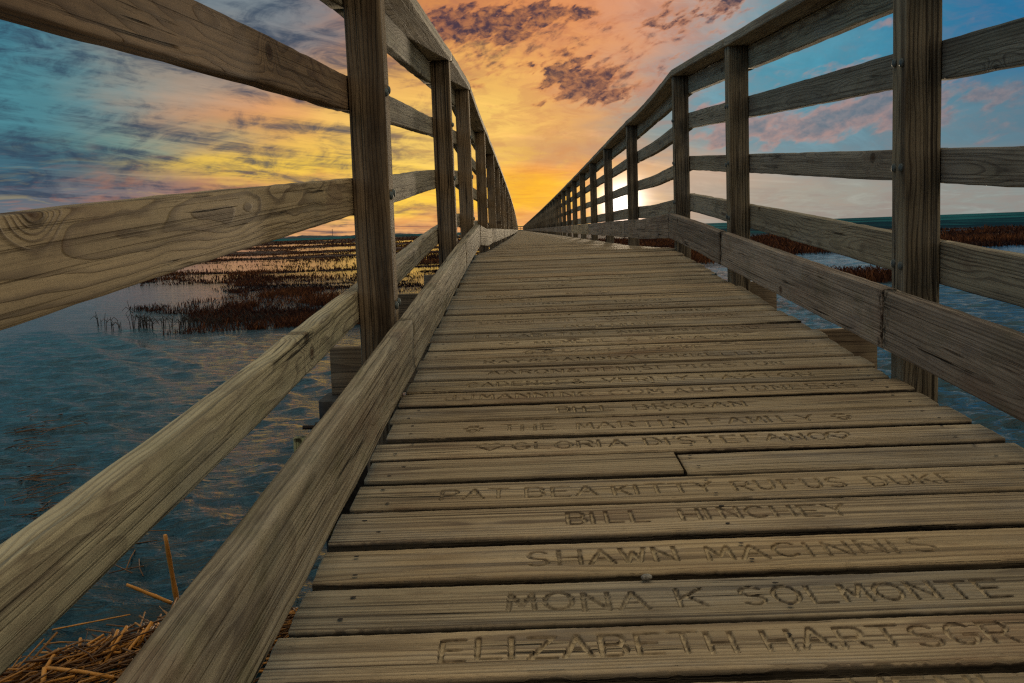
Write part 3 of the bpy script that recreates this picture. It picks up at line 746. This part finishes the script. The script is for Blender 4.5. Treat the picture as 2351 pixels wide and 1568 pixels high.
cg = g.mix(g.ss(tn, .1, .6), (.012, .006, .007), (.050, .017, .011)); cg = g.mix(g.ss(tn, .62, 1.05), cg, (.15, .058, .022))
g.put(b.inputs['Base Color'], cg); b.inputs['Roughness'].default_value = .85; b.inputs['Specular IOR Level'].default_value = .15
def grass_object(name, sets):
    Vs, Fs, Ts, n = [], [], [], 0
    for V, Fq, T in sets: Vs.append(V); Fs.append(Fq+n); Ts.append(T); n += len(V)
    me = mesh_from(name, np.concatenate(Vs), np.concatenate(Fs), False, mat=mgr)
    a = me.attributes.new('tone', 'FLOAT', 'POINT'); a.data.foreach_set('value', np.concatenate(Ts).astype(np.float32))
    return me
sets = [blades(170000, 14.5, 32, -26, -4, 1, .01, .12, wfac=.0004), blades(130000, 30, 140, -26, -1, 2, .03, .11), blades(60000, 140, 560, -28, 0, 3, .05, .2, wfac=.0007),
        blades(110000, 30, 95, 2, 30, 4, .10, .30), blades(40000, 17, 25, 12, 28, 6, .10, .26)]
go = obj('marsh_grass', grass_object('marsh_grass', sets)); tag(go, 'reddish brown dead cordgrass on the low marsh islands', 'grass', kind='stuff')

# thin dark stems standing in the open water at the tip of the left clump
def stem(x, y, hgt, seed, nb=2):
    r = random.Random(seed); parts = []
    for q in range(nb):
        dx, dy = r.uniform(-.3, .3), r.uniform(-.1, .1)
        bx = r.uniform(-.03, .03)
        hh = hgt*(1 if q == 0 else r.uniform(.4, .8))
        parts.append(raw_tube([(bx, 0, -.08), (bx+dx*hh*.3, dy*hh*.3, hh*.5), (bx+dx*hh, dy*hh, hh)], [.0055, .0045, .003], 4))
        if r.random() < .7:
            a = r.choice((-1, 1)); z = hh*r.uniform(.45, .8)
            parts.append(raw_tube([(bx+dx*z*.6, dy*z*.6, z), (bx+dx*z+a*.05, dy*z, z+.05), (bx+dx*z+a*.11, dy*z, z-.01)], [.005, .0045, .003], 4))
    V, Fq = join_raw(parts); me = mesh_from('marsh_stem', V, Fq, False, mat=mstem); o = obj('marsh_stem', me); o.location = (x, y, 0); return o
mstem = flat_mat('dark_stem', (.030, .022, .018), .8, 0, .4, 60)
stems = [(-5.85, 14.9, .42, 'tall dark bent stem standing in the water left of the grass clump'), (-6.75, 15.8, .22, 'short dark stem at the far left tip of the marsh, in open water')]
for q, (x, y, hh, lab) in enumerate(stems):
    tag(stem(x, y, hh, q+3, 3), lab, 'stem')
rs = random.Random(12)
for q in range(70):
    px = rs.uniform(-6.4, -3.6); py = 14.5+rs.uniform(0, 1.0)+.25*(px+7.2)*.2
    tag(stem(px, py, rs.uniform(.08, .24), 50+q, rs.choice((1, 2, 3))), 'thin dark grass stems standing in the water before the left clump', 'stem', 'stems in the water before the left clump')

# ------------------------------------------------------------------ reed straw washed up against the boardwalk, bottom left
mst, g, b = new_mat('dry_reed')
P = g.new('ShaderNodeTexCoord').outputs['Object']; at = g.new('ShaderNodeAttribute'); at.attribute_name = 'tone'
n = g.noise(P, 30, 4, .6)
cs = g.mix(g.ss(at.outputs['Fac'], 0, 1), (.085, .036, .010), (.66, .30, .055)); cs = g.mix(g.m('MULTIPLY', g.ss(n, .5, .75), .5), cs, (.09, .045, .015))
g.put(b.inputs['Base Color'], cs); b.inputs['Roughness'].default_value = .55
def straw_mesh(name, lst):
    Vs, Fs, Ts, n = [], [], [], 0
    for pts, rad, tone in lst:
        V, Fq = raw_tube(pts, rad, 6); Vs.append(V); Fs.append(Fq+n); Ts.append(np.full(len(V), tone)); n += len(V)
    me = mesh_from(name, np.concatenate(Vs), np.concatenate(Fs), True, mat=mst)
    a = me.attributes.new('tone', 'FLOAT', 'POINT'); a.data.foreach_set('value', np.concatenate(Ts).astype(np.float32)); return me
def ground_pt(px, py, z=0.0):
    """where the photo's pixel (2351 wide) meets the level z: used to measure the heap"""
    u, v = (px-1175.5)/F_PX, (py-784)/F_PX
    d = CF+CX*u-CY*v; t = (z-EYE)/d.z
    return Vector((0, 0, EYE))+d*t
rs = random.Random(21)
hc = Vector((-1.12, 2.62, 0))
lst = []
for q in range(1300):
    x = -.30-1.45*rs.random(); ye = min(3.22, max(2.55, 2.86+1.03*(x+1.48))); y = ye-abs(rs.gauss(0, .22))-.02
    z = .075*min(1, max(.12, (ye-y)/.16))
    zz = z*rs.random()+.004
    L = rs.uniform(.07, .34); az = rs.gauss(R(32), .45) if rs.random() < .72 else rs.uniform(0, 3.14); el = rs.gauss(.06, .14)
    dv = Vector((math.cos(az)*math.cos(el), math.sin(az)*math.cos(el), math.sin(el)))*L*.5
    c_ = Vector((x, y, zz+.004)); rad = rs.uniform(.0013, .0042)
    lst.append(([c_-dv, c_+dv*rs.uniform(-.4, .4)+Vector((rs.gauss(0, .014), rs.gauss(0, .006), rs.gauss(0, .010))), c_+dv], rad, min(1, max(0, rs.gauss(.30, .32)))))
# the larger stalks on top
def px_stalk(p0, p1, z0, z1, rad, tone):
    A, B = ground_pt(*p0, z0), ground_pt(*p1, z1); return ([A, (A+B)/2+Vector((0, 0, .004)), B], rad, tone)
lst += [px_stalk((103, 1534), (98, 1585), .09, .05, .0075, 1.), px_stalk((109, 1534), (262, 1556), .09, .06, .006, .95), px_stalk((135, 1491), (106, 1533), .075, .09, .0055, .8),
        px_stalk((135, 1491), (178, 1534), .075, .03, .004, .35), px_stalk((185, 1465), (178, 1531), .09, .03, .0048, .75), px_stalk((131, 1509), (254, 1486), .03, .05, .0045, .75),
        px_stalk((313, 1490), (349, 1428), .05, .11, .006, .95), px_stalk((246, 1512), (271, 1446), .04, .10, .005, .8), px_stalk((240, 1524), (292, 1438), .04, .11, .0055, .9),
        px_stalk((22, 1544), (120, 1512), .02, .03, .0045, .6), px_stalk((30, 1555), (90, 1537), .02, .03, .004, .5), px_stalk((270, 1530), (330, 1450), .04, .09, .005, .9),
        px_stalk((258, 1446), (288, 1499), .09, .04, .0065, .02), px_stalk((100, 1479), (178, 1475), .01, .012, .003, .5), px_stalk((310, 1430), (336, 1452), .08, .06, .003, .7)]
so = obj('straw', straw_mesh('straw', lst)); tag(so, 'heap of orange reed straw washed up against the left side of the boardwalk', 'straw', kind='stuff')
def reed(p0, p1, z0, z1, r0, r1, lab):
    A, B = ground_pt(*p0, z0), ground_pt(*p1, z1); n_ = 9; pts = [A.lerp(B, q/(n_-1)) for q in range(n_)]
    rad = [r0+(r1-r0)*q/(n_-1) for q in range(n_)]; rad[3] *= 1.25; rad[6] *= 1.2
    o = obj('reed_stem', straw_mesh('reed_stem', [(pts, rad, .85)])); tag(o, lab, 'reed')
reed((415, 1430), (379, 1228), -.03, .30, .0085, .0065, 'upright broken yellow reed standing in the water beside the toe board')
reed((395, 1385), (290, 1342), .02, .10, .007, .0055, 'slanting broken reed sticking out of the water under the upright one')
reed((120, 1446), (299, 1411), .01, .03, .0032, .0022, 'long thin pale reed floating flat on the dark water')
# floating bits
lst = []
for q in range(120):
    px, py = abs(rs.gauss(0, 60)), rs.uniform(930, 1290)
    if rs.random() < .25: px, py = rs.uniform(0, 420), rs.uniform(1080, 1330)
    A = ground_pt(px, py, .008); L = rs.uniform(.05, .32); az = rs.gauss(.35, .7)
    B = A+Vector((math.cos(az)*L, math.sin(az)*L, rs.uniform(-.006, .02)))
    lst.append(([A, (A+B)/2+Vector((0, rs.uniform(-.02, .02), .004)), B], rs.uniform(.001, .0026), rs.uniform(0, .3)))
fo = obj('floating_debris', straw_mesh('floating_debris', lst)); tag(fo, 'thin broken stalks floating on the water at the left', 'debris', kind='stuff')

# ------------------------------------------------------------------ far shore and mast
hx = np.linspace(-2600, 400, 220)
prof = []
for x in hx:
    e = math.exp(-((x+1700)/260)**2)*1.0+.55*math.exp(-((x+1120)/330)**2)
    prof.append(2+20*e*(1+.25*float(n1(x/38., 5)))+3*float(n1(x/60., 6))+1.5*float(n1(x/12., 9)))
V = []
for k_, (x, hh) in enumerate(zip(hx, prof)):
    hh = max(-6, hh-3)
    V += [(x, 7600, -8), (x, 7700, hh*.8), (x, 7800, hh), (x, 8100, hh*.6), (x, 8300, -8)]
n = len(hx)
Fq = [(i*5+j, (i+1)*5+j, (i+1)*5+j+1, i*5+j+1) for i in range(n-1) for j in range(4)]
ho = obj('hills', mesh_from('hills', V, Fq, True, mat=flat_mat('far_shore', (.030, .045, .060), .95, 0, .2, .02))); tag(ho, kind='structure')
parts = [raw_tube([(0, 0, -5), (0, 0, 62)], [2., 1.2], 6)]
for zz in (40, 50, 58): parts.append(raw_tube([(-4, 0, zz), (4, 0, zz)], 1.0, 6))
V, Fq = join_raw(parts); o = obj('radio_mast', mesh_from('radio_mast', V, Fq, False, mat=flat_mat('mast_steel', (.09, .075, .07), .7, .2, .2, .1))); o.location = (-1465, 7750, 0)
tag(o, 'very thin radio mast on the far shore at the horizon', 'mast')

# ------------------------------------------------------------------ sky
world = bpy.data.worlds.new('World'); scene.world = world; world.use_nodes = True
nt = world.node_tree; nt.nodes.clear(); g = G(nt)
out = g.new('ShaderNodeOutputWorld'); bg = g.new('ShaderNodeBackground'); g.L.new(bg.outputs[0], out.inputs[0])
D = g.v('NORMALIZE', g.new('ShaderNodeTexCoord').outputs['Generated'])
dx, dy, dz = g.sep(D)[0:3]
az = g.m('ARCTAN2', dx, dy); el = g.m('ARCSINE', dz)
def lin(c_):
    return [((v/255)/12.92 if v/255 <= .04045 else ((v/255+.055)/1.055)**2.4) for v in c_]
def ae(px, py):      # photo pixel -> azimuth, elevation of that part of the sky
    u, v = (px-1175.5)/F_PX, (py-784)/F_PX; d = (CF+CX*u-CY*v).normalized()
    return math.atan2(d.x, d.y), math.asin(d.z)
UV = g.xyz(az, el, 0)
# soft large-scale warp so that the colour patches have no round outlines
wn = g.new('ShaderNodeTexNoise'); g.put(wn.inputs['Vector'], g.v('MULTIPLY', UV, (7., 22., 1))); wn.inputs['Scale'].default_value = 1; wn.inputs['Detail'].default_value = 5; wn.inputs['Roughness'].default_value = .62
UVW = g.v('MULTIPLY_ADD', g.v('SUBTRACT', wn.outputs['Color'], (.5, .5, .5)), (.16, .06, 0), UV)
def gauss(uv, px, py, sx, sy):
    a, e = ae(px, py); q = g.v('MULTIPLY', g.v('SUBTRACT', uv, (a, e, 0)), (F_PX/sx, F_PX/sy, 0))
    return g.m('POWER', 2.718, g.m('MULTIPLY', g.v('DOT_PRODUCT', q, q), -1.))
CTRL = [  # px, py, sigma x, sigma y, colour
 (-60, 120, 230, 160, (52, 122, 142)), (60, 230, 220, 90, (74, 132, 140)), (60, 370, 300, 75, (46, 82, 106)), (330, 320, 160, 40, (104, 150, 140)), (60, 470, 420, 45, (100, 110, 120)),
 (420, 150, 200, 90, (158, 140, 122)), (600, 60, 220, 80, (106, 126, 138)), (560, 260, 200, 60, (216, 148, 92)), (700, 330, 190, 45, (238, 190, 84)), (650, 395, 220, 30, (248, 204, 66)), (560, 450, 250, 35, (196, 124, 88)),
 (950, 330, 170, 90, (244, 206, 104)), (940, 450, 150, 40, (250, 206, 70)), (900, 515, 300, 22, (224, 164, 108)), (1010, 210, 170, 110, (238, 184, 98)), (1000, 60, 220, 90, (206, 126, 66)),
 (1120, 230, 140, 130, (246, 206, 104)), (1240, 60, 220, 110, (226, 142, 84)), (1330, 170, 160, 110, (238, 166, 98)), (1260, 300, 150, 60, (226, 164, 92)), (1330, 330, 110, 45, (186, 142, 112)),
 (1300, 390, 170, 30, (232, 146, 56)), (1230, 440, 170, 40, (252, 184, 22)), (1215, 500, 200, 20, (228, 160, 96)),
 (1480, 60, 150, 130, (226, 158, 124)), (1490, 280, 110, 80, (112, 144, 146)), (1620, 200, 190, 120, (82, 146, 164)), (1600, 400, 150, 50, (200, 168, 144)), (1430, 420, 90, 50, (244, 196, 130)),
 (1850, 150, 280, 130, (54, 138, 162)), (1800, 320, 260, 50, (104, 140, 152)), (1820, 440, 330, 50, (152, 156, 146)), (2050, 300, 260, 60, (88, 130, 146)),
 (2300, 10, 280, 140, (16, 104, 150)), (2330, 290, 260, 80, (78, 112, 130)), (2330, 430, 330, 50, (132, 141, 138)), (1600, 20, 130, 80, (170, 146, 134)), (1750, 20, 130, 70, (110, 146, 158)),
]
csum = None; wsum = None
for (px, py, sx, sy, cc_) in CTRL:
    w_ = gauss(UVW, px, py, sx*1.0, sy*1.0)
    t = g.v('SCALE', lin(cc_), w_)
    csum = t if csum is None else g.v('ADD', csum, t)
    wsum = w_ if wsum is None else g.m('ADD', wsum, w_)
# everything outside the picture: blue-grey overhead, warm ahead
fwd = g.ss(dy, .1, .75); midb = g.m('MULTIPLY', g.ss(el, .17, .30), g.m('SUBTRACT', 1., g.ss(el, .75, 1.15)))
up = g.mix(g.ss(el, .5, 1.2), g.mix(fwd, lin((104, 100, 98)), lin((120, 128, 130))), [1.3*q_ for q_ in lin((228, 210, 176))])
up = g.mix(g.ss(dx, .50, .85), up, lin((226, 214, 186)))
up = g.mix(g.ss(dx, -.50, -.85), up, lin((128, 164, 186)))
up = g.mix(g.m('MULTIPLY', fwd, midb), up, g.mix(g.ss(dx, -.05, .12), lin((122, 156, 158)), lin((92, 136, 144))))
w0 = .03
t = g.v('SCALE', up, w0); csum = g.v('ADD', csum, t); wsum = g.m('ADD', wsum, w0)
base = g.v('SCALE', csum, g.m('DIVIDE', 1., wsum))
# high streaky cloud, seen in perspective on a flat layer
dzc = g.m('ADD', g.m('MAXIMUM', dz, 0.), .035)
PL = g.xyz(g.m('DIVIDE', dx, dzc), g.m('DIVIDE', dy, dzc), 0)
rot = g.new('ShaderNodeMapping'); rot.inputs['Rotation'].default_value = (0, 0, R(24)); g.put(rot.inputs['Vector'], PL)
cir = g.noise(g.v('MULTIPLY', rot.outputs[0], (.75, .20, 1)), 1, 10, .70, 1.1)
dap = g.noise(g.v('MULTIPLY', UV, (24, 62, 1)), 1, 9, .66, .8)
cir2 = g.noise(g.v('MULTIPLY', UV, (16, 75, 1)), 1, 7, .62, .9)
leftm = g.ss(az, .02, -.16)
k1_ = g.m('MULTIPLY', g.ss(g.m('ADD', g.m('MULTIPLY', cir, .6), g.m('MULTIPLY', dap, .4)), .46, .62), g.m('MULTIPLY_ADD', leftm, .74, .14))
base = g.mix(k1_, base, g.mix(leftm, lin((176, 112, 92)), lin((40, 62, 86))))
k2_ = g.m('MULTIPLY', g.ss(cir, .52, .32), .22); base = g.v('MULTIPLY_ADD', base, g.v('SCALE', (1., .96, .9), k2_), base)
# thin orange streaks low over the horizon
low = g.m('MULTIPLY', g.ss(el, .11, .03), g.ss(az, .12, .04))
base = g.mix(g.m('MULTIPLY', g.m('MULTIPLY', g.ss(cir2, .50, .66), low), g.m('MULTIPLY_ADD', leftm, -.25, .55)), base, lin((206, 122, 66)))
base = g.mix(g.m('MULTIPLY', g.m('MULTIPLY', g.ss(cir2, .48, .34), low), g.m('MULTIPLY_ADD', leftm, -.3, .45)), base, lin((255, 214, 64)))
# broken cumulus: dark purple in the middle, rosy on the right
def clouds(blobs, thr, soft, sc, seed, wgt):
    dsum = None
    for (px, py, sx, sy, a_) in blobs:
        w_ = g.m('MULTIPLY', gauss(UV, px, py, sx, sy), a_); dsum = w_ if dsum is None else g.m('ADD', dsum, w_)
    mp = g.new('ShaderNodeMapping'); mp.inputs['Rotation'].default_value = (0, 0, R(-22)); g.put(mp.inputs['Vector'], UV)
    n_ = g.noise(g.v('ADD', g.v('MULTIPLY', mp.outputs[0], (sc*.72, sc*1.65, 1)), (seed, seed*.7, 0)), 1, 9, .57, .2)
    n_ = g.m('MULTIPLY_ADD', g.m('SUBTRACT', n_, .5), 1.7, .5)
    v_ = g.m('ADD', n_, g.m('MULTIPLY', g.m('SUBTRACT', dsum, 1.), wgt))
    return g.ss(v_, thr, thr+soft), v_, n_
DARK = [(1370, 185, 95, 45, 1.15), (1265, 180, 90, 45, .95), (1120, 45, 130, 45, 1.), (1010, 45, 110, 60, .95), (1250, 20, 120, 35, 1.0), (1170, 75, 45, 40, .8), (1380, 225, 95, 25, .95), (1250, 45, 28, 30, .85),
        (1050, 95, 45, 30, .7), (1090, 190, 40, 18, .75), (1080, 133, 40, 18, .7), (1640, 20, 120, 45, 1.1), (1215, 245, 60, 14, .7), (1310, 140, 70, 30, .8), (1330, 35, 60, 25, .7), (1500, 60, 120, 60, .55), (1160, 130, 40, 16, .6), (1560, 130, 90, 45, .5)]
cm, cvv, cn_ = clouds(DARK, .44, .24, 44., 3.1, .40)
puff = g.noise(g.v('ADD', g.v('MULTIPLY', UV, (95, 150, 1)), (4, 2, 0)), 1, 8, .62, .3)
SMALL = [(1120, 60, 220, 75, .95), (1280, 60, 200, 60, .9), (1330, 190, 190, 70, 1.), (1420, 210, 100, 60, .9), (1100, 150, 90, 60, .8), (1550, 100, 170, 80, .85), (1680, 20, 130, 50, 1.0), (980, 60, 120, 60, .95)]
sm_, svv, sn_ = clouds(SMALL, .52, .40, 66., 5.7, .45)
sm_ = g.m('MULTIPLY', sm_, g.mr(g.noise(g.v('ADD', g.v('MULTIPLY', UV, (95, 150, 1)), (4, 2, 0)), 1, 8, .62, .3), .3, .62, 1.25, .35), clamp=True)
mott = g.m('MULTIPLY', g.m('MULTIPLY', g.ss(dap, .47, .60), g.ss(el, .05, .11)), g.m('MULTIPLY', g.ss(az, -.14, -.06), g.ss(az, .30, .14)))
base = g.mix(g.m('MULTIPLY', mott, .22), base, lin((186, 112, 84)))
base = g.mix(g.m('MULTIPLY', sm_, .80), base, g.mix(g.ss(svv, .62, .95), lin((206, 126, 86)), lin((66, 50, 68))))
inner = g.m('MULTIPLY', g.ss(cvv, .50, .68), g.mr(puff, .35, .62, 1.15, .50), clamp=True)
ccol = g.mix(inner, lin((212, 132, 80)), lin((62, 48, 66)))
base = g.mix(g.m('MULTIPLY', cm, g.mr(puff, .3, .65, 1.0, .72)), base, ccol)
PINK = [(1880, 170, 120, 40, 1.05), (1700, 265, 60, 35, 1.0), (1640, 320, 70, 35, 1.1), (1780, 300, 140, 35, 1.05), (1920, 265, 160, 45, 1.15), (1680, 255, 55, 25, .9), (1610, 250, 50, 25, .9), (2270, 240, 170, 75, 1.25), (2030, 240, 120, 60, 1.05), (2250, 45, 70, 20, .75), (1550, 210, 40, 25, .8), (1660, 200, 40, 18, .8), (2020, 60, 60, 20, .7), (1500, 240, 35, 20, .8)]
pm, pvv, pn_ = clouds(PINK, .45, .30, 34., 8.4, .38)
rim = g.m('MULTIPLY', g.m('MULTIPLY', g.ss(pvv, 1.05, .48), g.ss(az, .50, .26)), g.mr(puff, .3, .65, .45, 1.0))
pcol = g.mix(rim, g.mix(g.ss(puff, .35, .65), lin((92, 104, 120)), lin((124, 120, 128))), lin((200, 146, 130)))
base = g.mix(g.m('MULTIPLY', pm, .78), base, pcol)
# a bank of pale cloud low on the right
bk = g.m('MULTIPLY', g.m('MULTIPLY', g.ss(cir2, .46, .62), g.ss(az, .14, .24)), g.ss(el, .05, .01)); base = g.mix(g.m('MULTIPLY', bk, .6), base, lin((138, 132, 128)))
# the sun's glow behind the right railing
sa, se = ae(1428, 466)
sd = Vector((math.sin(sa)*math.cos(se), math.cos(sa)*math.cos(se), math.sin(se)))
ca = g.v('DISTANCE', D, tuple(sd))
def gl(s_): q = g.m('DIVIDE', ca, s_); return g.m('POWER', 2.718, g.m('MULTIPLY', g.m('MULTIPLY', q, q), -1.))
base = g.v('ADD', base, g.v('SCALE', (1., .97, .92), g.m('MULTIPLY', gl(.018), 2.2)))
base = g.v('ADD', base, g.v('SCALE', (1., .80, .58), g.m('MULTIPLY', gl(.040), .10)))
# physical dusk sky, faint, on top
st = g.new('ShaderNodeTexSky', sky_type='NISHITA'); st.sun_disc = False; st.sun_elevation = R(1.6); st.sun_rotation = sa
base = g.v('ADD', base, g.v('SCALE', st.outputs[0], .003))
g.put(bg.inputs['Color'], base); bg.inputs['Strength'].default_value = 1.0
world.cycles.sampling_method = 'MANUAL'; world.cycles.sample_map_resolution = 1024

sl_ = bpy.data.lights.new('sun', 'SUN'); sl_.energy = 2.4; sl_.angle = R(1.5); sl_.color = (1., .80, .55)
so_ = bpy.data.objects.new('sun', sl_); COL.objects.link(so_); so_.rotation_euler = (-Vector(sd)).to_track_quat('-Z', 'Y').to_euler(); so_.location = (3, 30, 8)

# ------------------------------------------------------------------ render settings
scene.view_settings.view_transform = 'Standard'; scene.view_settings.look = 'None'; scene.view_settings.exposure = 0; scene.view_settings.gamma = 1
scene.render.engine = 'CYCLES'
cy = scene.cycles; cy.max_bounces = 4; cy.diffuse_bounces = 2; cy.glossy_bounces = 2; cy.caustics_reflective = False; cy.caustics_refractive = False
cy.use_denoising = False; cy.sample_clamp_indirect = 2.5; cy.sample_clamp_direct = 12; cy.use_adaptive_sampling = False; cy.filter_width = 1.3
